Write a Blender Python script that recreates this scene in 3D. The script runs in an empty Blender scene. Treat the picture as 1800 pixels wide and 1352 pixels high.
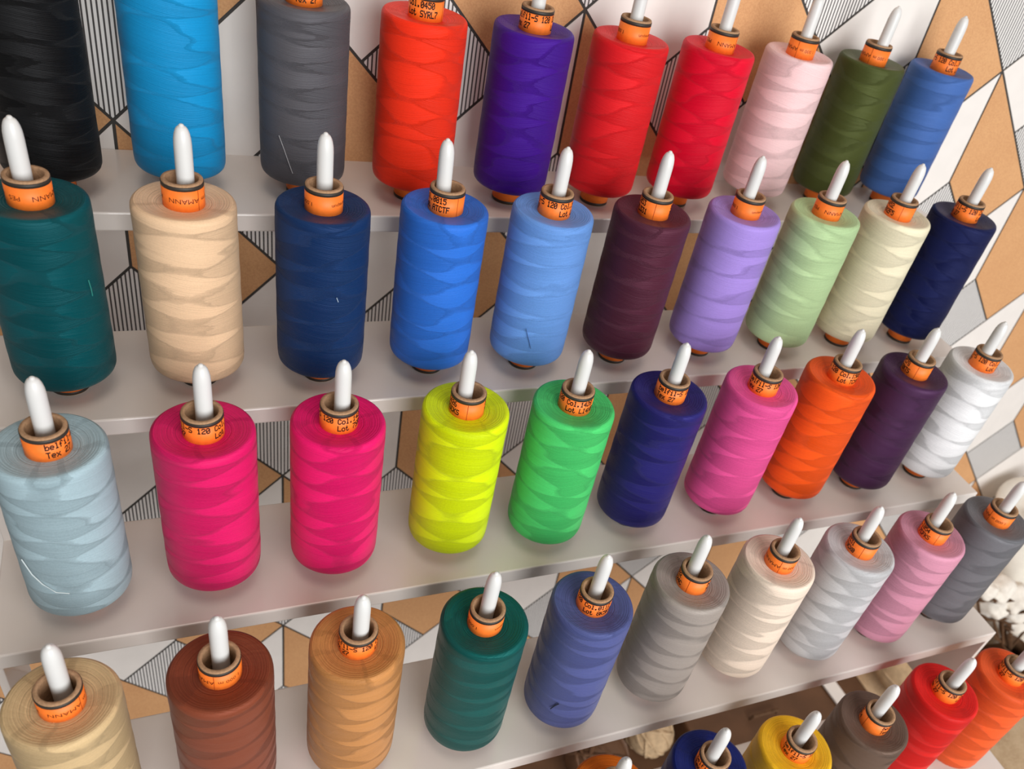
import bpy, bmesh, math, random
from mathutils import Vector, Matrix, Euler
random.seed(7)
S = 0.055                      # metres per peg spacing
PI = math.pi
scn = bpy.context.scene

# ------------------------------------------------------------------ camera
cd = bpy.data.cameras.new('camera'); cam = bpy.data.objects.new('camera', cd)
scn.collection.objects.link(cam); scn.camera = cam
cam.location = (1.93205*S, -5.04237*S, 5.91086*S)
cam.rotation_euler = (0.87759, -0.19495, -0.3705)
cd.sensor_width = 36; cd.lens = 1459.01/1800*36
cd.shift_x = -71.39/1800; cd.shift_y = 91.15/1800
cd.clip_start = 0.01; cd.clip_end = 50
cd.dof.use_dof = True; cd.dof.focus_distance = 6.9*S; cd.dof.aperture_fstop = 14
# ------------------------------------------------------------------ world, lights, exposure
w = bpy.data.worlds.new('world'); scn.world = w; w.use_nodes = True
bg = w.node_tree.nodes['Background']; bg.inputs[0].default_value = (1.0, 0.96, 0.92, 1); bg.inputs[1].default_value = 0.21
def area(name, loc, target, sx, sy, power, col):
    l = bpy.data.lights.new(name, 'AREA'); l.shape = 'RECTANGLE'; l.size = sx; l.size_y = sy; l.energy = power; l.color = col
    o = bpy.data.objects.new(name, l); scn.collection.objects.link(o); o.location = loc
    o.rotation_euler = (Vector(target)-Vector(loc)).to_track_quat('-Z', 'Y').to_euler(); return o
area('window_light', (0.48, -1.30, 0.40), (0.30, 0.0, -0.03), 1.15, 1.0, 26, (0.97, 0.985, 1.0))
area('ceiling_light', (0.2, -0.35, 1.7), (0.3, 0.1, 0), 0.8, 0.8, 6.5, (1.0, 0.87, 0.77))
scn.view_settings.view_transform = 'Standard'; scn.view_settings.look = 'None'
scn.view_settings.gamma = 1; scn.view_settings.use_curve_mapping = False
scn.view_settings.exposure = 0.0

C = scn.collection
# ------------------------------------------------------------------ helpers
def lin(c):
    return tuple(((v/255)/12.92 if v/255 <= 0.04045 else ((v/255+0.055)/1.055)**2.4) for v in c)
def link(name, me, mat=None, parent=None):
    o = bpy.data.objects.new(name, me); C.objects.link(o)
    if mat is not None and me is not None:
        if not me.materials: me.materials.append(mat)
    if parent is not None: o.parent = parent
    return o
def empty(name, loc=(0, 0, 0), parent=None):
    o = bpy.data.objects.new(name, None); C.objects.link(o); o.location = loc; o.empty_display_size = 0.01
    if parent is not None: o.parent = parent
    return o
def tag(o, label=None, cat=None, group=None, kind=None):
    if label: o['label'] = label
    if cat: o['category'] = cat
    if group: o['group'] = group
    if kind: o['kind'] = kind
    return o
def lathe(name, prof, seg=64, closed=False, jit=None):
    vs, fs = [], []
    n = len(prof)
    for j in range(seg):
        a = 2*PI*j/seg
        for i, (r, z) in enumerate(prof):
            if jit: r, z = jit(r, z, a)
            vs.append((r*S*math.cos(a), r*S*math.sin(a), z*S))
    m = n if closed else n-1
    for j in range(seg):
        k = (j+1) % seg
        for i in range(m):
            i2 = (i+1) % n
            fs.append((j*n+i, k*n+i, k*n+i2, j*n+i2))
    me = bpy.data.meshes.new(name); me.from_pydata(vs, [], fs)
    me.polygons.foreach_set('use_smooth', [True]*len(me.polygons)); me.update()
    return me
def bevel_box(name, x0, x1, y0, y1, z0, z1, b=0.012, seg=2):
    bm = bmesh.new(); bmesh.ops.create_cube(bm, size=1)
    for v in bm.verts:
        v.co = Vector(((x0+x1)/2+v.co.x*(x1-x0), (y0+y1)/2+v.co.y*(y1-y0), (z0+z1)/2+v.co.z*(z1-z0)))*S
    bmesh.ops.bevel(bm, geom=bm.edges[:], offset=b*S, segments=seg, profile=0.5, affect='EDGES')
    me = bpy.data.meshes.new(name); bm.to_mesh(me); bm.free(); return me

class NT:
    def __init__(s, name):
        s.m = bpy.data.materials.new(name); s.m.use_nodes = True; s.t = s.m.node_tree; s.n = s.t.nodes
        s.b = s.n['Principled BSDF']
    def new(s, typ, **k):
        n = s.n.new(typ)
        for a, v in k.items(): setattr(n, a, v)
        return n
    def put(s, sock, v):
        if isinstance(v, bpy.types.NodeSocket): s.t.links.new(v, sock)
        else: sock.default_value = v
    def math(s, op, a, b=0.0, c=None):
        n = s.new('ShaderNodeMath', operation=op); s.put(n.inputs[0], a); s.put(n.inputs[1], b)
        if c is not None: s.put(n.inputs[2], c)
        return n.outputs[0]
    def noise(s, vec, scale, detail=2.0, rough=0.5):
        n = s.new('ShaderNodeTexNoise'); s.t.links.new(vec, n.inputs['Vector'])
        n.inputs['Scale'].default_value = scale; n.inputs['Detail'].default_value = detail; n.inputs['Roughness'].default_value = rough
        return n.outputs['Fac']
    def xyz(s, x, y, z):
        n = s.new('ShaderNodeCombineXYZ'); s.put(n.inputs[0], x); s.put(n.inputs[1], y); s.put(n.inputs[2], z); return n.outputs[0]
    def mix(s, f, a, b):
        n = s.new('ShaderNodeMix', data_type='RGBA'); s.put(n.inputs[0], f); s.put(n.inputs[6], a); s.put(n.inputs[7], b); return n.outputs[2]
    def ramp(s, f, lo, hi, a=0.0, b=1.0):
        n = s.new('ShaderNodeMapRange'); n.interpolation_type = 'SMOOTHSTEP'
        s.put(n.inputs[0], f); n.inputs[1].default_value = lo; n.inputs[2].default_value = hi; n.inputs[3].default_value = a; n.inputs[4].default_value = b
        return n.outputs[0]
    def bump(s, h, strength, dist):
        n = s.new('ShaderNodeBump'); s.put(n.inputs['Height'], h); n.inputs['Strength'].default_value = strength; n.inputs['Distance'].default_value = dist
        s.t.links.new(n.outputs[0], s.b.inputs['Normal']); return n

def plain(name, col, rough=0.5, spec=0.5, noise=0.0, nscale=200, bumpd=0.0, coat=0.0):
    k = NT(name); c = (*lin(col), 1)
    if noise or bumpd:
        tc = k.new('ShaderNodeTexCoord').outputs['Object']; f = k.noise(tc, nscale, 4)
        d = (*[v*(1-noise) for v in lin(col)], 1); e = (*[min(1, v*(1+noise)) for v in lin(col)], 1)
        k.put(k.b.inputs['Base Color'], k.mix(k.ramp(f, .3, .7), d, e))
        if bumpd: k.bump(f, 0.6, bumpd)
    else: k.b.inputs['Base Color'].default_value = c
    k.b.inputs['Roughness'].default_value = rough; k.b.inputs['Specular IOR Level'].default_value = spec
    k.b.inputs['Coat Weight'].default_value = coat
    return k.m

ZB, Z0, RB, RT, ZR = 1.640, 0.190, 0.3655, 0.1464, 1.812
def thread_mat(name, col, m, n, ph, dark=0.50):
    """cross-wound thread: long diamonds of alternating lay, fine turns, rings on the end face"""
    k = NT(name)
    tc = k.new('ShaderNodeTexCoord').outputs['Object']
    sp = k.new('ShaderNodeSeparateXYZ'); k.t.links.new(tc, sp.inputs[0])
    x, y, z = (k.math('DIVIDE', sp.outputs[i], S) for i in range(3))
    u = k.math('ARCTAN2', y, x)
    r = k.math('SQRT', k.math('ADD', k.math('MULTIPLY', x, x), k.math('MULTIPLY', y, y)))
    wob = k.math('MULTIPLY', k.math('SUBTRACT', k.noise(tc, 40, 1), 0.5), 1.3)
    side = k.ramp(r, RB-0.035, RB-0.012)
    A = k.math('ADD', k.math('MULTIPLY', z, 2*PI*n/(ZB-Z0)), ph)
    A = k.math('ADD', A, wob)
    A = k.math('ADD', A, k.math('MULTIPLY', k.math('SUBTRACT', k.noise(k.xyz(z, ph, 0.0), 5.0, 1), 0.5), 4.5))
    A = k.math('ADD', A, k.math('MULTIPLY', k.math('SINE', k.math('ADD', u, ph)), 0.75))
    B = k.math('MULTIPLY', u, m)
    s1 = k.math('SINE', k.math('ADD', A, B)); s2 = k.math('SINE', k.math('SUBTRACT', A, B))
    tear = k.noise(k.xyz(z, k.math('MULTIPLY', u, 0.05), 2.0), 70, 2, 0.7)
    prod = k.math('ADD', k.math('MULTIPLY', s1, s2), k.math('MULTIPLY', k.math('SUBTRACT', tear, 0.5), 0.28))
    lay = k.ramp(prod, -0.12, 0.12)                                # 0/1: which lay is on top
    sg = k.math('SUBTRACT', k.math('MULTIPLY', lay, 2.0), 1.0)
    slope = k.math('MULTIPLY', k.math('MULTIPLY', sg, k.math('SINE', k.math('MULTIPLY', u, 2.0))), 0.035)
    zz = k.math('ADD', z, slope)
    streak = k.noise(k.xyz(zz, k.math('MULTIPLY', lay, 3.0), 0.0), 95, 3, 0.8)
    streak2 = k.noise(k.xyz(k.math('ADD', z, k.math('MULTIPLY', k.math('SINE', u), 0.06)), 7.0, 0.0), 9, 2, 0.6)
    rr = k.math('ADD', r, k.math('MULTIPLY', k.noise(tc, 160, 2), 0.010))
    ringn = k.noise(k.xyz(rr, 0.0, 4.0), 90, 2, 0.85)
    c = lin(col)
    hi = (*[min(1.0, v*1.06) for v in c], 1); lo = (*[v*dark for v in c], 1)  # sheen difference between the two lays, painted into the base colour
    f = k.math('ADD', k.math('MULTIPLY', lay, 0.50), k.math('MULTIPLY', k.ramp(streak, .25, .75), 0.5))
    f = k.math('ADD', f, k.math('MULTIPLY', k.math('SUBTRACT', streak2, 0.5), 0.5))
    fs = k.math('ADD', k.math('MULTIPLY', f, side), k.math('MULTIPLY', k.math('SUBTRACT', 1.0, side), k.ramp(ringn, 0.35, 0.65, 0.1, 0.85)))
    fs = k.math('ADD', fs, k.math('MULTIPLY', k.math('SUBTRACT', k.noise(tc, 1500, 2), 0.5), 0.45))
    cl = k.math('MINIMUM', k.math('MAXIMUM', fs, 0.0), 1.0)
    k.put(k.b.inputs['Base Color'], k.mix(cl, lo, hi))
    turns = k.math('SINE', k.math('MULTIPLY', zz, 2*PI*84))
    rings = k.math('SINE', k.math('MULTIPLY', rr, 2*PI*50))
    h = k.math('ADD', k.math('MULTIPLY', turns, 0.12), k.math('MULTIPLY', k.math('ADD', k.math('MULTIPLY', rings, 0.25), k.math('MULTIPLY', ringn, 2.2)), k.math('SUBTRACT', 1.0, side)))
    h = k.math('ADD', h, k.math('MULTIPLY', streak, 1.6))
    h = k.math('ADD', h, k.math('MULTIPLY', lay, 0.5))
    bn = k.bump(h, 0.6, 0.00022)
    # every turn runs round the winding at a small slope: the sheen stretches across it
    g = k.math('MULTIPLY', sg, 0.42)
    tv = k.new('ShaderNodeVectorTransform', vector_type='VECTOR', convert_from='OBJECT', convert_to='WORLD')
    k.t.links.new(k.xyz(k.math('MULTIPLY', k.math('SINE', u), -1.0), k.math('COSINE', u), g), tv.inputs[0])
    k.t.links.new(tv.outputs[0], k.b.inputs['Tangent'])
    k.b.inputs['Anisotropic'].default_value = 0.8
    k.b.inputs['Roughness'].default_value = 0.42; k.b.inputs['Specular IOR Level'].default_value = 0.45
    mx = max(c)+.02; k.b.inputs['Specular Tint'].default_value = (*[min(1, .25+.75*v/mx) for v in c], 1)
    k.b.inputs['Sheen Weight'].default_value = 0.08; k.b.inputs['Sheen Roughness'].default_value = 0.5
    k.b.inputs['Sheen Tint'].default_value = (*[min(1, v*.7+.3) for v in c], 1)
    return k.m

M_white = plain('white_laminate', (226, 217, 209), 0.28, 0.5, 0.015, 40, 0.0, 0.25)
M_peg = plain('white_plastic', (218, 217, 214), 0.35, 0.5)
M_card = plain('cardboard', (168, 132, 100), 0.85, 0.2, 0.14, 900, 0.0002)
M_label = plain('orange_paper', (250, 124, 42), 0.5, 0.4, 0.04, 500)
M_band = plain('black_band', (52, 46, 40), 0.5, 0.4)
M_ink = plain('black_ink', (20, 12, 10), 0.6, 0.3)
M_ink2 = plain('brown_ink', (88, 36, 14), 0.6, 0.3)
M_seam = plain('label_seam', (170, 70, 18), 0.6, 0.3)

# ------------------------------------------------------------------ wall with its pattern
A = 1.44117
wall_rot = Euler((-0.05539, 0.01258, -0.03409)).to_matrix()
wall_o = Vector((1.52319, 2.42359+0.75844+0.02, 2.62247))
Mw = Matrix.Translation(wall_o*S) @ wall_rot.to_4x4()
k = NT('joint_black'); k.b.inputs['Base Color'].default_value = (*lin((58, 54, 50)), 1); k.b.inputs['Roughness'].default_value = .7; M_joint = k.m
k = NT('kraft_brown'); tc = k.new('ShaderNodeTexCoord').outputs['Object']
f = k.math('ADD', k.math('MULTIPLY', k.noise(tc, 25, 2), 0.3), k.math('MULTIPLY', k.noise(tc, 1100, 3), 0.7))
k.put(k.b.inputs['Base Color'], k.mix(k.ramp(f, .32, .68), (*lin((200, 146, 98)), 1), (*lin((214, 162, 112)), 1))); k.b.inputs['Roughness'].default_value = .75; M_kraft = k.m
M_tilewhite = plain('matt_white', (232, 225, 218), 0.55, 0.4, 0.02, 60)
k = NT('fine_black_stripes'); tc = k.new('ShaderNodeTexCoord').outputs['Object']
sp = k.new('ShaderNodeSeparateXYZ'); k.t.links.new(tc, sp.inputs[0])
pw = k.math('PINGPONG', k.math('DIVIDE', sp.outputs[0], A*S/36/2), 1.0)
k.put(k.b.inputs['Base Color'], k.mix(k.ramp(pw, .55, .70), (*lin((232, 228, 224)), 1), (*lin((58, 52, 50)), 1))); k.b.inputs['Roughness'].default_value = .55; M_stripe = k.m
def wall_mesh(name, pts, y0, y1, inset):
    c = Vector((sum(p[0] for p in pts)/len(pts), sum(p[1] for p in pts)/len(pts)))
    n = len(pts); out = []
    for i in range(n):                                             # inset every edge by the joint's half width
        a, b, d = Vector(pts[i-1]), Vector(pts[i]), Vector(pts[(i+1) % n])
        e1 = (b-a).normalized(); e2 = (d-b).normalized()
        n1 = Vector((-e1.y, e1.x)); n2 = Vector((-e2.y, e2.x))
        if n1.dot(c-b) < 0: n1 = -n1
        if n2.dot(c-b) < 0: n2 = -n2
        bi = (n1+n2); out.append(b + bi*(inset/(1+n1.dot(n2))))
    vs = [(p.x*A*S, y1*S, p.y*A*S) for p in out]+[(p.x*A*S, y0*S, p.y*A*S) for p in out]
    fs = [tuple(range(n)), tuple(range(2*n-1, n-1, -1))]+[(i, i+n, (i+1) % n+n, (i+1) % n) for i in range(n)]
    me = bpy.data.meshes.new(name); me.from_pydata(vs, [], fs); me.update()
    bm = bmesh.new(); bm.from_mesh(me); bmesh.ops.recalc_face_normals(bm, faces=bm.faces[:]); bm.to_mesh(me); bm.free()
    return me
wm = bpy.data.meshes.new('wall_back')
X0, X1, Z0w, Z1w = -8, 30, -7.6, 8
vs = []
for yy in (0.0, 1.2):
    for (a, b) in ((-7, -7.25), (19, -7.25), (19, 4), (-7, 4)): vs.append((a*A*S, yy*S, b*A*S))
wm.from_pydata(vs, [], [(0, 1, 2, 3), (7, 6, 5, 4), (0, 4, 5, 1), (1, 5, 6, 2), (2, 6, 7, 3), (3, 7, 4, 0)])
wall = link('wall_back', wm, M_joint); wall.matrix_world = Mw; tag(wall, kind='structure')
JO = 0.0100
tw = wall_mesh('white_tile', [(0, 1), (-1, 0), (-.5, -.5), (0, 0)], 0.02, -0.006, JO); tw.materials.append(M_tilewhite)
tk = wall_mesh('brown_tile', [(0, 1), (0, 0), (.5, -.5), (1, 0)], 0.02, -0.006, JO); tk.materials.append(M_kraft)
ts = wall_mesh('striped_tile', [(0, 0), (-.5, -.5), (0, -1), (.5, -.5)], 0.02, -0.006, JO); ts.materials.append(M_stripe)
for cx in range(-2, 15):
    for cz in range(-8, 4):
        if (cx+cz) % 2 == 0: continue
        if cz < -6 and cz-0 < -7: continue
        for me in (tw, tk, ts):
            o = bpy.data.objects.new('wall_tile', me); C.objects.link(o); o.parent = wall; o.location = (cx*A*S, 0, cz*A*S)

# ------------------------------------------------------------------ rack
ROW = {1: (0.05471, 2.42359, 2.36536), 2: (0.02983, 1.18075, 1.22162), 3: (0.0, 0.0, 0.0), 4: (-0.0429, -1.21779, -1.21539), 5: (-0.02237, -2.36758, -2.51503)}
YF, YB, TH, XL, XR = -0.48931, 0.75844, 0.165, 0.38, 10.68
TABLE = -7.6
OFF={
 (1, 1):(0.024,-0.055,0.020,-0.045), (1, 2):(-0.014,0.058,-0.013,0.054), (1, 4):(-0.014,-0.058,-0.031,-0.127), (1, 5):(-0.021,-0.083,-0.017,-0.067), (1, 6):(-0.035,-0.081,-0.028,-0.065), (1, 7):(-0.045,-0.068,-0.036,-0.055), (1, 8):(0.016,0.031,0.012,0.025), (1, 9):(0.055,0.084,0.076,0.049), (1, 10):(0.085,0.055,0.057,0.051), (2, 1):(0.013,-0.006,-0.013,0.020), (2, 2):(-0.012,-0.003,0.014,0.026), (2, 3):(-0.009,-0.042,0.003,0.006), (2, 4):(-0.015,-0.027,-0.052,0.006), (2, 5):(-0.043,-0.061,-0.022,-0.044), (2, 6):(-0.038,-0.057,-0.016,-0.019), (2, 7):(0.013,-0.029,-0.013,-0.029), (2, 8):(0.019,-0.025,-0.014,-0.037), (2, 9):(-0.001,-0.023,0.009,-0.027), (2, 10):(-0.020,-0.036,-0.018,-0.042), (3, 1):(0.006,-0.038,0.003,-0.002), (3, 2):(-0.007,-0.004,0.012,0.039), (3, 3):(-0.033,-0.026,-0.010,-0.011), (3, 4):(0.017,0.001,-0.010,0.024), (3, 5):(-0.021,-0.071,-0.012,-0.057), (3, 6):(-0.038,-0.038,-0.043,-0.039), (3, 7):(0.001,-0.050,-0.031,-0.022), (3, 8):(0.029,0.008,0.014,0.022), (3, 9):(0.023,-0.009,-0.019,-0.028), (3, 10):(0.052,0.013,0.005,0.017), (4, 1):(-0.012,-0.052,0.002,0.030), (4, 2):(-0.014,-0.046,-0.003,0.014), (4, 3):(-0.026,-0.026,-0.012,-0.030), (4, 4):(0.002,-0.052,0.022,-0.015), (4, 5):(-0.023,-0.072,0.012,-0.009), (4, 6):(-0.003,-0.047,-0.004,0.003), (4, 7):(0.008,-0.011,0.020,0.023), (4, 8):(0.002,-0.033,-0.009,-0.001), (4, 9):(-0.007,-0.029,-0.017,0.028), (4, 10):(0.015,0.017,0.012,0.014), (5, 6):(0.015,-0.014,0.006,0.012), (5, 7):(-0.053,-0.097,-0.015,-0.031), (5, 8):(-0.047,-0.065,-0.027,-0.010), (5, 9):(0.029,0.027,0.066,0.030),}
rack = empty('thread_rack', (5.5*S, ROW[3][1]*S, TABLE*S))
tag(rack, 'white five-tier stepped display rack with white pegs holding the thread spools', 'rack')
inv = Matrix.Translation(-rack.location)
def rpart(name, me, mat, parent=rack):
    o = link(name, me, mat, parent)
    if parent is rack: o.location = -rack.location
    return o
pegprof = [(0.0, 0.0), (0.061, 0.0), (0.062, 0.3), (0.062, 1.95), (0.0615, 2.05), (0.059, 2.095), (0.053, 2.13), (0.045, 2.155), (0.036, 2.172), (0.026, 2.181), (0.019, 2.184), (0.017, 2.192), (0.010, 2.198), (0.0, 2.199)]
peg_me = lathe('spool_peg', pegprof, 24)
for rk in range(1, 6):
    ox, y, z = ROW[rk]
    sh = rpart('shelf', bevel_box('shelf', XL, XR, y+YF, y+YB, z-TH, z, 0.014), M_white)
    for i in range(1, 11):
        pg = link('spool_peg', peg_me, M_peg, sh)
        o = OFF.get((rk, i), (0, 0, 0, 0))
        dx, dy = o[2], o[3]
        b = (0.0, 0.0)
        # keep the peg inside its tube
        sx, sy = o[0]-dx*.82, o[1]-dy*.82
        d = math.hypot(sx, sy)
        if d > 0.046 and rk > 1: dx += sx*(1-0.046/d); dy += sy*(1-0.046/d)
        d0 = math.hypot(o[0], o[1])
        if d0 > 0.046: b = (o[0]*(1-0.046/d0), o[1]*(1-0.046/d0))
        pg.location = ((i+ox+b[0])*S, (y+b[1])*S, (z-0.003)*S)
        vec = Vector((dx-b[0], dy-b[1], 2.197))
        pg.rotation_euler = Vector((0, 0, 1)).rotation_difference(vec).to_euler()
for rk in range(1, 6):
    ox, y, z = ROW[rk]
    zb = (ROW[rk+1][2]-TH) if rk < 5 else TABLE
    for xa, xb in ((XL+.001, XL+.061), (XR-.061, XR-.001)):
        rpart('side_panel', bevel_box('side_panel', xa, xb, y+YF+.004, y+YF+0.60, zb, z-TH+.002, 0.008), M_white)

# ------------------------------------------------------------------ lettering
F5 = {'b':"10000 10000 10110 11001 10001 10001 11110",'e':"00000 00000 01110 10001 11111 10000 01110",'l':"01100 00100 00100 00100 00100 00100 01110",
'f':"00110 01001 01000 11100 01000 01000 01000",'i':"00100 00000 01100 00100 00100 00100 01110",'-':"00000 00000 00000 11111 00000 00000 00000",
'S':"01111 10000 10000 01110 00001 00001 11110",'1':"00100 01100 00100 00100 00100 00100 01110",'2':"01110 10001 00001 00110 01000 10000 11111",
'0':"01110 10001 10011 10101 11001 10001 01110",'C':"01110 10001 10000 10000 10000 10001 01110",'o':"00000 00000 01110 10001 10001 10001 01110",
'.':"00000 00000 00000 00000 00000 01100 01100",'L':"10000 10000 10000 10000 10000 10000 11111",'t':"01000 01000 11100 01000 01000 01001 00110",
'T':"11111 00100 00100 00100 00100 00100 00100",'x':"00000 00000 10001 01010 00100 01010 10001",'7':"11111 00001 00010 00100 01000 01000 01000",
'4':"00010 00110 01010 10010 11111 00010 00010",'5':"11111 10000 11110 00001 00001 10001 01110",'8':"01110 10001 10001 01110 10001 10001 01110",
'3':"11111 00010 00100 00010 00001 10001 01110",'6':"00110 01000 10000 11110 10001 10001 01110",'9':"01110 10001 10001 01111 00001 00010 01100",
'Y':"10001 10001 01010 00100 00100 00100 00100",'R':"11110 10001 10001 11110 10100 10010 10001",'A':"01110 10001 10001 11111 10001 10001 10001",
'F':"11111 10000 10000 11110 10000 10000 10000",'K':"10001 10010 10100 11000 10100 10010 10001",'I':"01110 00100 00100 00100 00100 00100 01110",
'X':"10001 10001 01010 00100 01010 10001 10001",'M':"10001 11011 10101 10101 10001 10001 10001",'H':"10001 10001 10001 11111 10001 10001 10001"}
RL = RT+0.0012
def inkjet(lines, name='printed_lettering'):
    """lines: list of (start char index, text, z of the cap top). ring angle 0 = -Y, grows to the right as seen from outside"""
    vs, fs = [], []
    pw_, ph_ = math.radians(2.05), 0.0074
    for start, text, ztop in lines:
        for ci, ch in enumerate(text):
            if ch == ' ' or ch not in F5: continue
            rows = F5[ch].split()
            for ry, row in enumerate(rows):
                c = 0
                while c < 5:
                    if row[c] == '1':
                        e = c
                        while e < 5 and row[e] == '1': e += 1
                        a0 = math.radians((start+ci)*12)+c*pw_; a1 = math.radians((start+ci)*12)+(e+.45)*pw_
                        za, zb = ztop-ry*ph_, ztop-(ry+1.4)*ph_
                        b = len(vs)
                        for aa, zz_ in ((a0, zb), (a1, zb), (a1, za), (a0, za)):
                            vs.append((RL*S*math.sin(aa), -RL*S*math.cos(aa), zz_*S))
                        fs.append((b, b+1, b+2, b+3)); c = e
                    else: c += 1
    me = bpy.data.meshes.new(name); me.from_pydata(vs, [], fs); me.update(); return me
_gl = {}
def glyphs(text):
    if text in _gl: return _gl[text]
    cu = bpy.data.curves.new('t', 'FONT'); cu.body = text; cu.size = 1; cu.align_x = 'CENTER'; cu.resolution_u = 2
    o = bpy.data.objects.new('t', cu); C.objects.link(o)
    dg = bpy.context.evaluated_depsgraph_get(); me = o.evaluated_get(dg).to_mesh()
    r = ([tuple(v.co) for v in me.vertices], [tuple(p.vertices) for p in me.polygons])
    o.evaluated_get(dg).to_mesh_clear(); bpy.data.objects.remove(o); bpy.data.curves.remove(cu)
    _gl[text] = r; return r
def printed(items, name='printed_lettering'):
    """items: (text, ring degrees, z centre, height, upside down)"""
    vs, fs = [], []
    for text, deg, zc, h, wf in items:
        v, f = glyphs(text); b = len(vs); sc = h/0.72
        for (x, y, _) in v:
            xx, yy = -x*sc*wf, -(y-0.36)*sc
            aa = math.radians(deg)+xx/RL
            vs.append((RL*S*math.sin(aa), -RL*S*math.cos(aa), (zc+yy)*S))
        fs += [tuple(i+b for i in p) for p in f]
    me = bpy.data.meshes.new(name); me.from_pydata(vs, [], fs); me.update(); return me
def seam(deg, z0, z1):
    a = math.radians(deg); d = math.radians(1.0); r = RL-0.0004
    vs = [(r*S*math.sin(a+s*d), -r*S*math.cos(a+s*d), z*S) for s, z in ((-1, z0), (1, z0), (1, z1), (-1, z1))]
    me = bpy.data.meshes.new('seam'); me.from_pydata(vs, [], [(0, 1, 2, 3)]); me.update(); return me
seamA, seamB = seam(290, ZB-.03, ZR-.04), seam(42, ZB-.03, ZR-.04)
printB = printed([('AMANN', 0, 1.690, 0.038, 1.15), ('1.000 m', 85, 1.690, 0.034, 1.1), ('spun', 190, 1.690, 0.030, 1.1), ('core', 222, 1.69, 0.030, 1.1), ('PES', 275, 1.69, 0.034, 1.2)])
printA = {}
def get_printA(col, lot):
    if (col, lot) not in printA:
        printA[(col, lot)] = inkjet([(0, 'belfil-S 120 Col.'+col, 1.765), (0, 'Tex 27', 1.695), (13, 'Lot '+lot, 1.695)])
    return printA[(col, lot)]

# ------------------------------------------------------------------ spools
tube_me = lathe('cardboard_tube', [(0.114, 0.0), (0.140, 0.0), (0.143, 0.004), (0.143, ZR-.006), (0.140, ZR), (0.116, ZR), (0.113, ZR-.006)], 40, True)
def ring(name, z0, z1, r=RT, ri=0.1425): return lathe(name, [(ri, z0), (r, z0), (r, z1), (ri, z1)], 48, True)
labT, labB = ring('paper_label', ZB-.06, ZR-.044), ring('paper_label', 0.035, Z0+.02)
banT, banB = ring('black_band', ZR-.044, ZR-.014, RT+.0004), ring('black_band', 0.008, 0.035, RT+.0004)
for me_ in (tube_me,): me_.materials.append(M_card)
for me_ in (labT, labB): me_.materials.append(M_label)
for me_ in (banT, banB): me_.materials.append(M_band)
def winding(seed):
    rnd = random.Random(seed); p1, p2 = rnd.random()*6, rnd.random()*6
    prof = [(0.143, Z0+.012), (0.20, Z0+.004), (0.26, Z0), (RB-.040, Z0+.001), (RB-.024, Z0+.006), (RB-.012, Z0+.020), (RB-.005, Z0+.042), (RB-.001, Z0+.08), (RB, Z0+.16)]
    N = 30
    for i in range(1, N): prof.append((RB, Z0+.16+(ZB-.05-Z0-.16)*i/N))
    prof += [(RB, ZB-.05), (RB-.002, ZB-.030), (RB-.009, ZB-.014), (RB-.020, ZB-.004), (RB-.034, ZB), (0.30, ZB-.004), (0.25, ZB-.012), (0.20, ZB-.022), (0.143, ZB-.03)]
    def jit(r, z, a):
        if r > RB-.012:
            r += 0.0022*math.sin(11*z+2*a+p1)*math.sin(13*z-2*a+p2)+0.0012*math.sin(3*a+p1+z*2)
        elif r < .34 and z > 1:
            z += 0.002*math.sin(2*a+p1+r*30)
        return r, z
    return lathe('thread_winding', prof, 72, False, jit)
WIND = [winding(s) for s in range(4)]
def thread_bits(pts, rad, name='loose_thread'):
    """small tube through points in spool space (units)"""
    P = [Vector(p)*S for p in pts]; vs, fs = [], []; n = 5
    for i, p in enumerate(P):
        t = (P[min(i+1, len(P)-1)]-P[max(i-1, 0)]).normalized()
        a = t.orthogonal().normalized(); b = t.cross(a)
        for j in range(n):
            an = 2*PI*j/n; vs.append(p+(a*math.cos(an)+b*math.sin(an))*rad*S)
    for i in range(len(P)-1):
        for j in range(n):
            k2 = (j+1) % n; fs.append((i*n+j, i*n+k2, (i+1)*n+k2, (i+1)*n+j))
    me = bpy.data.meshes.new(name); me.from_pydata([tuple(v) for v in vs], [], fs); me.update(); return me
CAMX, CAMY = 1.932, -5.042
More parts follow.
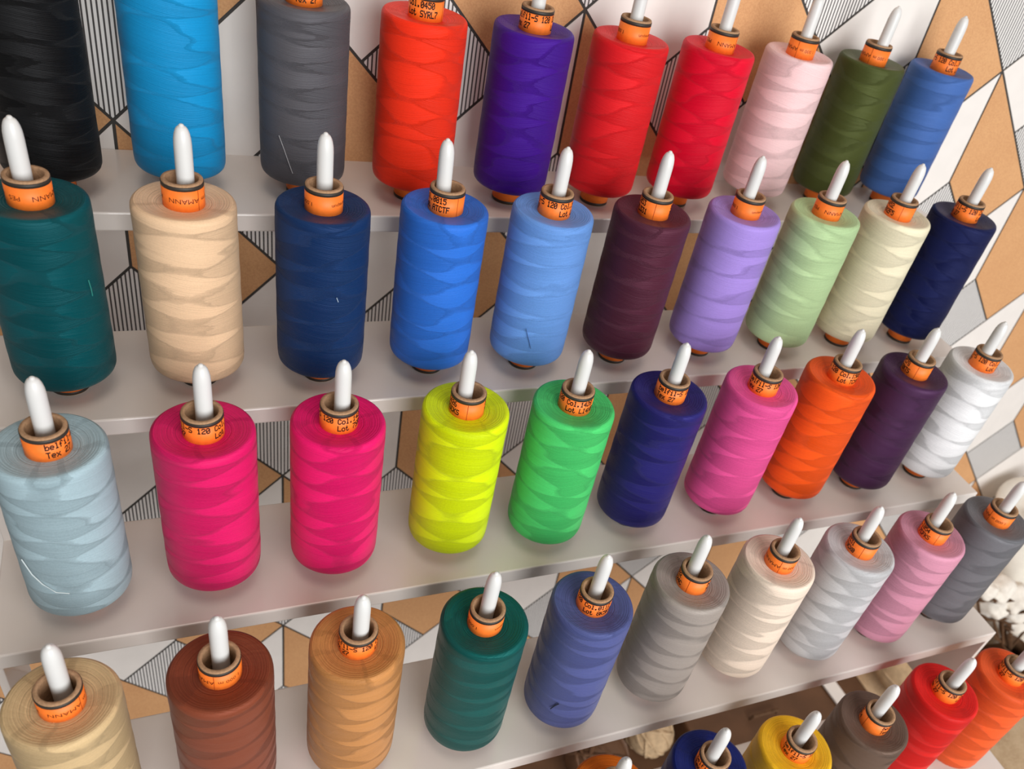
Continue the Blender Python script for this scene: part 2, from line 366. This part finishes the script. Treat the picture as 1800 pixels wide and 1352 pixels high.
# (row, col): colour, label, type, ring angle facing the viewer, colour no., lot, winding (m, n)
SP = {
(1,1): ((12,12,13), 'black thread spool, first on the top shelf at the left edge', 'A', 100, '4000', 'XK31A', 1.5, 3),
(1,2): ((24,148,208), 'bright sky blue thread spool standing on the top shelf', 'B', 0, '', '', 1.5, 4),
(1,3): ((80,78,82), 'charcoal grey thread spool on the top shelf between sky blue and vermilion', 'A', 28, '0415', 'RT2LX', 1.0, 4),
(1,4): ((244,50,22), 'vermilion orange-red thread spool on the top shelf beside the violet one', 'A', 222, '0450', 'SYRL7', 1.5, 4),
(1,5): ((64,18,134), 'deep violet thread spool on the top shelf', 'A', 90, '3536', 'AK52L', 1.0, 3),
(1,6): ((228,30,36), 'bright red thread spool on the top shelf right beside the violet one', 'B', 152, '', '', 1.5, 4),
(1,7): ((226,12,46), 'crimson thread spool on the top shelf next to the pale pink one', 'B', -30, '', '', 1.0, 4),
(1,8): ((244,206,206), 'pale baby pink thread spool on the top shelf', 'B', 58, '', '', 1.5, 3),
(1,9): ((66,73,34), 'dark olive green thread spool on the top shelf', 'B', 58, '', '', 1.5, 3),
(1,10): ((70,106,172), 'steel blue thread spool at the right end of the top shelf', 'A', 144, '1463', 'LT28K', 1.5, 4),
(2,1): ((0,72,78), 'dark teal thread spool, first on the second shelf', 'B', -45, '', '', 1.5, 4),
(2,2): ((232,196,158), 'light peach beige thread spool on the second shelf beside dark teal', 'B', 0, '', '', 1.5, 4),
(2,3): ((18,48,92), 'dark denim blue thread spool on the second shelf beside peach beige', 'B', 150, '', '', 1.5, 4),
(2,4): ((48,114,214), 'royal blue thread spool on the second shelf', 'A', 250, '0815', 'ATCTF', 1.5, 4),
(2,5): ((112,162,235), 'light cornflower blue thread spool on the second shelf', 'A', 135, '1433', 'LC51T', 1.5, 3),
(2,6): ((76,34,50), 'dark maroon thread spool on the second shelf', 'A', 286, '1053', '7L331', 1.5, 4),
(2,7): ((164,138,216), 'lilac thread spool on the second shelf', 'B', 150, '', '', 1.5, 4),
(2,8): ((188,218,162), 'pale mint green thread spool on the second shelf', 'B', -35, '', '', 1.5, 3),
(2,9): ((236,226,194), 'cream thread spool on the second shelf', 'A', 280, '1452', 'RX2F5', 1.5, 3),
(2,10): ((12,20,64), 'midnight navy thread spool at the right end of the second shelf', 'A', 100, '0825', 'KT4S1', 1.0, 3),
(3,1): ((168,192,200), 'pale blue-grey thread spool at the left end of the third shelf', 'A', 10, '1081', 'LR7T2', 1.5, 4),
(3,2): ((228,28,104), 'raspberry pink thread spool on the third shelf beside pale blue-grey', 'A', 126, '1421', 'XT9K4', 1.5, 4),
(3,3): ((238,24,108), 'raspberry pink thread spool on the third shelf beside neon yellow', 'A', 159, '1421', '7SRK1', 1.5, 4),
(3,4): ((226,246,12), 'neon yellow thread spool on the third shelf', 'A', 285, '1426', 'X3CKS', 1.5, 3),
(3,5): ((78,208,112), 'bright green thread spool on the third shelf', 'A', 183, '1428', 'LI4XR', 1.5, 4),
(3,6): ((38,34,104), 'indigo blue thread spool on the third shelf', 'A', 47, '0816', 'RK21T', 1.5, 4),
(3,7): ((248,90,160), 'candy pink thread spool on the third shelf', 'A', 65, '1423', 'TT4K8', 1.5, 4),
(3,8): ((255,92,26), 'neon orange thread spool on the third shelf', 'A', 165, '1505', 'TCX42', 1.0, 3),
(3,9): ((62,34,64), 'dark aubergine thread spool on the third shelf', 'A', 282, '0578', 'R2KTS', 1.5, 4),
(3,10): ((242,242,242), 'pure white thread spool at the right end of the third shelf', 'A', 130, '2000', 'CX5AF', 1.5, 3),
(4,1): ((212,182,136), 'sand beige thread spool at the left end of the fourth shelf', 'B', 0, '', '', 1.5, 3),
(4,2): ((128,64,42), 'chestnut brown thread spool on the fourth shelf', 'B', 62, '', '', 1.5, 4),
(4,3): ((200,138,80), 'camel tan thread spool on the fourth shelf', 'A', 95, '0285', 'K4TR2', 1.5, 4),
(4,4): ((6,82,78), 'deep bottle green thread spool on the fourth shelf', 'B', 135, '', '', 1.5, 4),
(4,5): ((84,93,148), 'slate blue thread spool with a dark thread end on the fourth shelf', 'A', 180, '0112', '8K5RT', 1.5, 3.5),
(4,6): ((158,148,140), 'warm mid grey thread spool on the fourth shelf beside slate blue', 'A', 295, '0382', 'KT24C', 1.5, 4),
(4,7): ((242,222,202), 'ivory peach thread spool on the fourth shelf', 'B', 30, '', '', 1.5, 4),
(4,8): ((204,203,204), 'silver grey thread spool on the fourth shelf beside dusty rose', 'A', 275, '0331', 'T9CX0', 1.5, 4),
(4,9): ((212,146,168), 'dusty rose pink thread spool on the fourth shelf', 'A', 262, '1054', '7CFKS', 1.5, 4),
(4,10): ((112,112,116), 'slate grey thread spool at the right end of the fourth shelf', 'B', 72, '', '', 1.5, 4),
(5,5): ((206,100,16), 'rust orange thread spool at the bottom edge, only its top showing', 'A', 60, '0122', 'KT17R', 1.5, 4),
(5,6): ((20,32,98), 'dark royal navy thread spool on the lowest shelf beside yellow', 'A', 60, '0823', 'RX4T1', 1.5, 4),
(5,7): ((252,192,36), 'sunflower yellow thread spool on the lowest shelf', 'A', 45, '0120', 'LT2X8', 1.5, 4),
(5,8): ((102,82,70), 'taupe brown thread spool on the lowest shelf', 'A', 315, '0882', 'CK8T4', 1.5, 4),
(5,9): ((230,36,32), 'scarlet red thread spool on the lowest shelf', 'A', 90, '1410', 'ST5R2', 1.5, 4),
(5,10): ((246,98,46), 'coral orange thread spool at the right end of the lowest shelf', 'A', 85, '1334', 'LK9T1', 1.5, 4),
}
GRP = {1: 'thread spools on the top shelf', 2: 'thread spools on the second shelf', 3: 'thread spools on the third shelf', 4: 'thread spools on the fourth shelf', 5: 'thread spools on the lowest shelf'}
for (rk, i), (col, lab, typ, phi, cno, lot, m_, n_) in SP.items():
    ox, y, z = ROW[rk]; o = OFF.get((rk, i), (0, 0, 0, 0))
    px, py = i+ox+o[0], y+o[1]
    sp_ = empty('thread_spool', (px*S, py*S, z*S)); tag(sp_, lab, 'thread spool', GRP[rk])
    tb = link('cardboard_tube', tube_me, None, sp_)
    az = math.degrees(math.atan2(CAMX-px, -(CAMY-py)))              # direction of the viewer, seen from the spool
    rot = math.radians(az-phi)
    for me_, ba in ((labT, banT), (labB, banB)):
        lb = link('paper_label', me_, None, sp_); link('black_band', ba, None, sp_)
        if me_ is labT:
            lb.rotation_euler = (0, 0, rot)
            if typ == 'A':
                link('printed_lettering', get_printA(cno, lot), M_ink, lb); link('label_seam', seamA, M_seam, lb)
            else:
                link('printed_lettering', printB, M_ink2, lb); link('label_seam', seamB, M_seam, lb)
    rnd = random.Random(rk*20+i)
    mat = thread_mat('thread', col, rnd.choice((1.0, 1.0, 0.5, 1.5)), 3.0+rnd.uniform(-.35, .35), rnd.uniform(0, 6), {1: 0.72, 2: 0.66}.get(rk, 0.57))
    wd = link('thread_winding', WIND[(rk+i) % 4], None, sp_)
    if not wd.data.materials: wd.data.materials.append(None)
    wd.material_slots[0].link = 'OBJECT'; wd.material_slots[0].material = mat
    wd.rotation_euler = (0, 0, rnd.uniform(0, 6.28))
    SP[(rk, i)] = (sp_, az, col)
# stray thread ends lying on the windings: (spool, list of (ring degrees from the viewer, z, lift), colour)
def stray(key, pts, col, rad=0.0035):
    sp_, az, _ = SP[key]; out = []
    for d, z_, l in pts:
        a = math.radians(az+d); r = RB+0.004+l; out.append((r*math.sin(a), -r*math.cos(a), z_))
    link('loose_thread', thread_bits(out, rad), plain('stray_thread', col, .6), sp_)
stray((1,3), [(-32, .62, 0), (-25, .52, .002), (-18, .40, .004), (-13, .32, .01)], (170, 168, 170), .003)
stray((2,5), [(-4, .62, .01), (0, .55, .006), (5, .47, .004), (8, .42, .012)], (60, 96, 150))
stray((4,5), [(2, .62, .012), (-2, .56, .004), (-6, .50, .012)], (34, 40, 62), .006)
stray((3,1), [(-60, .80, .01), (-50, .68, .012), (-40, .60, .012), (-28, .52, .006), (-15, .50, .002)], (205, 215, 215), .004)
stray((4,8), [(-50, .66, .01), (-62, .70, .05), (-70, .70, .10)], (240, 238, 236), .004)
stray((2,3), [(18, 1.02, .004), (20, .98, .008)], (150, 170, 190), .004)
stray((2,1), [(42, 1.12, .004), (43, 1.04, .008), (44, .98, .003)], (40, 130, 120), .004)

# ------------------------------------------------------------------ table and the things on it
k = NT('burlap'); tc = k.new('ShaderNodeTexCoord').outputs['Object']
f = k.math('ADD', k.math('MULTIPLY', k.noise(tc, 30, 4), 0.6), k.math('MULTIPLY', k.noise(tc, 600, 3), 0.4))
k.put(k.b.inputs['Base Color'], k.mix(k.ramp(f, .35, .65), (*lin((176, 146, 112)), 1), (*lin((206, 180, 146)), 1))); k.b.inputs['Roughness'].default_value = .9
k.bump(f, .5, .0005); M_burlap = k.m
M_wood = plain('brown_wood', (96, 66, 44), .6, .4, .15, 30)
M_cloth = plain('white_cloth', (236, 230, 218), .85, .2, .05, 60, .0006)
M_beige = plain('beige_wool', (186, 158, 124), .9, .2, .12, 160, .0008)
M_cotton = plain('cotton', (232, 224, 212), .95, .1, .05, 250, .0006)
M_husk = plain('dry_husk', (92, 66, 46), .8, .2, .2, 200)
tab = empty('work_table', (12*S, 0, TABLE*S-.03)); tag(tab, 'table with tan burlap top under and behind the rack, lower right', 'table')
t1 = link('table_top', bevel_box('table_top', -6, 27, -6, 1.75, TABLE-0.5, TABLE-0.04, .03), M_wood, tab); t1.location = -tab.location  # dark wood tone stands in for the shade under the rack
t2 = link('burlap_cover', bevel_box('burlap_cover', 14.2, 26.8, -5.9, 1.7, TABLE-0.04, TABLE, .015), M_burlap, tab); t2.location = -tab.location

def on_table(name, x, y, label, cat, group=None):
    e = empty(name, (x*S, y*S, TABLE*S)); tag(e, label, cat, group); return e

def blob(name, rad, sub=3, amp=0.0, freq=60, sq=(1, 1, 1), seed=0):
    from mathutils import noise as mn
    bm = bmesh.new(); bmesh.ops.create_icosphere(bm, subdivisions=sub, radius=1)
    for v in bm.verts:
        d = 1+amp*mn.noise(v.co*freq+Vector((seed*7.1, seed*3.3, 0)))
        v.co = Vector((v.co.x*sq[0], v.co.y*sq[1], v.co.z*sq[2]))*d*rad*S
    me = bpy.data.meshes.new(name); bm.to_mesh(me); bm.free()
    me.polygons.foreach_set('use_smooth', [True]*len(me.polygons)); return me
def tube_thing(name, pts, rad, n=12):
    me = thread_bits(pts, rad, name); return me
# white cloth roll leaning against the wall
a, b = Vector((18.0, 1.10, -7.10))*S, Vector((16.3, 1.46, -3.1))*S
roll = empty('cloth_roll', a); tag(roll, 'roll of white cloth leaning on the wall past the right end of the rack', 'cloth roll')
L = (b-a).length/S
me = lathe('rolled_cloth', [(0.0, 0.0), (0.62, 0.0), (0.66, 0.03), (0.665, L*.5), (0.66, L-.03), (0.62, L), (0.30, L-.01), (0.28, L-.05), (0.0, L-.05)], 48, False, lambda r, z, t: (r*(1+.035*math.sin(3*t+z)), z))
o = link('rolled_cloth', me, M_cloth, roll); o.rotation_euler = Vector((0, 0, 1)).rotation_difference(b-a).to_euler()
o = link('cloth_flap', bevel_box('cloth_flap', 0.0, 0.30, -0.70, -0.64, 0.1, L-.1, .02), M_cloth, roll); o.rotation_euler = Vector((0, 0, 1)).rotation_difference(b-a).to_euler()
# cotton branch lying on the table in front of it
va = on_table('vase', 16.95, .25, 'small dark brown vase holding the cotton branch, right of the rack', 'vase')
link('vase_body', lathe('vase_body', [(0.0, 0.0), (.30, 0.0), (.36, .05), (.46, .45), (.44, .85), (.26, 1.15), (.24, 1.30), (.29, 1.38), (.26, 1.38), (.20, 1.28), (.22, 1.15), (.40, .85), (.40, .45), (.28, .08), (0.0, .06)], 36), M_husk, va)
link('rim', lathe('rim', [(.27, 1.37), (.30, 1.38), (.30, 1.41), (.27, 1.42), (.25, 1.40)], 36, True), M_wood, va)
br = empty('cotton_branch', (16.95*S, .25*S, (TABLE+.10)*S)); tag(br, 'dried cotton branch with white bolls standing in the brown vase', 'branch')
stem = [(0, 0, 0), (-.05, .02, 1.2), (-.5, .10, 1.9), (-1.1, .22, 2.6), (-1.7, .25, 3.2)]
link('stem', thread_bits(stem, 0.045, 'stem'), M_husk, br)
bolls = [(15.40, .50, -4.72, .30), (15.80, .45, -4.55, .31), (16.62, .50, -5.45, .30), (15.20, .50, -4.18, .27), (16.15, .50, -5.05, .30), (14.75, .5, -4.10, .22), (16.9, .30, -4.95, .27)]
for q, (bx, by, bz, br_) in enumerate(bolls):
    lx, ly, lz = bx-16.95, by-.25, bz-TABLE-.10
    bo = link('cotton_boll', blob('cotton_boll', br_, 4, 0.30, 1.6, (1, 1, .92), q), M_cotton, br); bo.location = (lx*S, ly*S, lz*S)
    link('husk', lathe('husk', [(0.0, -br_*1.15), (br_*.35, -br_*1.08), (br_*.8, -br_*.72), (br_*1.06, -br_*.30), (br_*1.0, -br_*.30), (br_*.7, -br_*.66), (0.0, -br_*.98)], 15, False, lambda r, z, t: (r*(1+.22*math.cos(5*t)), z+.06*math.cos(5*t))), M_husk, bo)
    link('twig', thread_bits([(lx, ly, lz-br_), (lx*.8-.05, ly*.8, lz*.78), (lx*.3-.05, ly*.3, 1.2+.5*abs(lx*.4))], .028, 'twig'), M_husk, br)
# woven basket-brown box, pale strip, yarn and cushion seen in the gap under the fourth shelf
bx = on_table('wooden_box', 11.1, .55, 'low brown wooden box on the table behind the yellow and navy spools', 'box')
b_ = link('box_body', bevel_box('box_body', -1.5, 1.5, -.75, .75, 0, .55, .03), M_wood, bx)
link('box_lid', bevel_box('box_lid', -1.55, 1.55, -.8, .8, .55, .68, .03), M_wood, bx)
link('handle', thread_bits([(-.3, 0, .67), (-.28, 0, .80), (.28, 0, .80), (.3, 0, .67)], .035, 'handle'), M_husk, bx)
st = on_table('white_strip', 13.45, .7, 'short white strip of card lying on the table behind the taupe spool', 'card strip')
st.rotation_euler = (0, 0, .05)
link('card', bevel_box('card', -.16, .16, -.9, .8, 0, .05, .01), M_tilewhite, st)
cu = on_table('burlap_cushion', 15.35, .7, 'beige burlap cushion on the table behind the red spool', 'cushion')
o = link('cushion_body', blob('cushion_body', 1.15, 4, 0.07, 1.6, (1, .95, .62), 3), M_beige, cu); o.location = (0, 0, .68*S)
link('seam_cord', thread_bits([(1.1*math.cos(t*.2618), 1.04*math.sin(t*.2618), .68) for t in range(25)], .03, 'seam_cord'), M_burlap, cu)
for q, (yx, yy, yr, lab) in enumerate(((7.75, .75, .55, 'brown ball of wool on the table behind the rust orange spool'), (8.95, .95, .42, 'small tan ball of wool between the brown wool ball and the wooden box'))):
    yb = on_table('wool_ball', yx, yy, lab, 'wool ball')
    o = link('wool', blob('wool', yr, 4, .04, 6, (1, 1, .95), q), M_beige if q else M_wood, yb); o.location = (0, 0, yr*.93*S)
    for t in range(7):
        ax = Vector((math.cos(t), math.sin(t*1.7), math.cos(t*2.3))).normalized(); e1 = ax.orthogonal().normalized(); e2 = ax.cross(e1)
        link('yarn_turn', thread_bits([tuple((e1*math.cos(s_*.3491)+e2*math.sin(s_*.3491))*yr*.99+Vector((0, 0, yr*.93))) for s_ in range(19)], .035, 'yarn_turn'), M_beige if q else M_wood, yb)
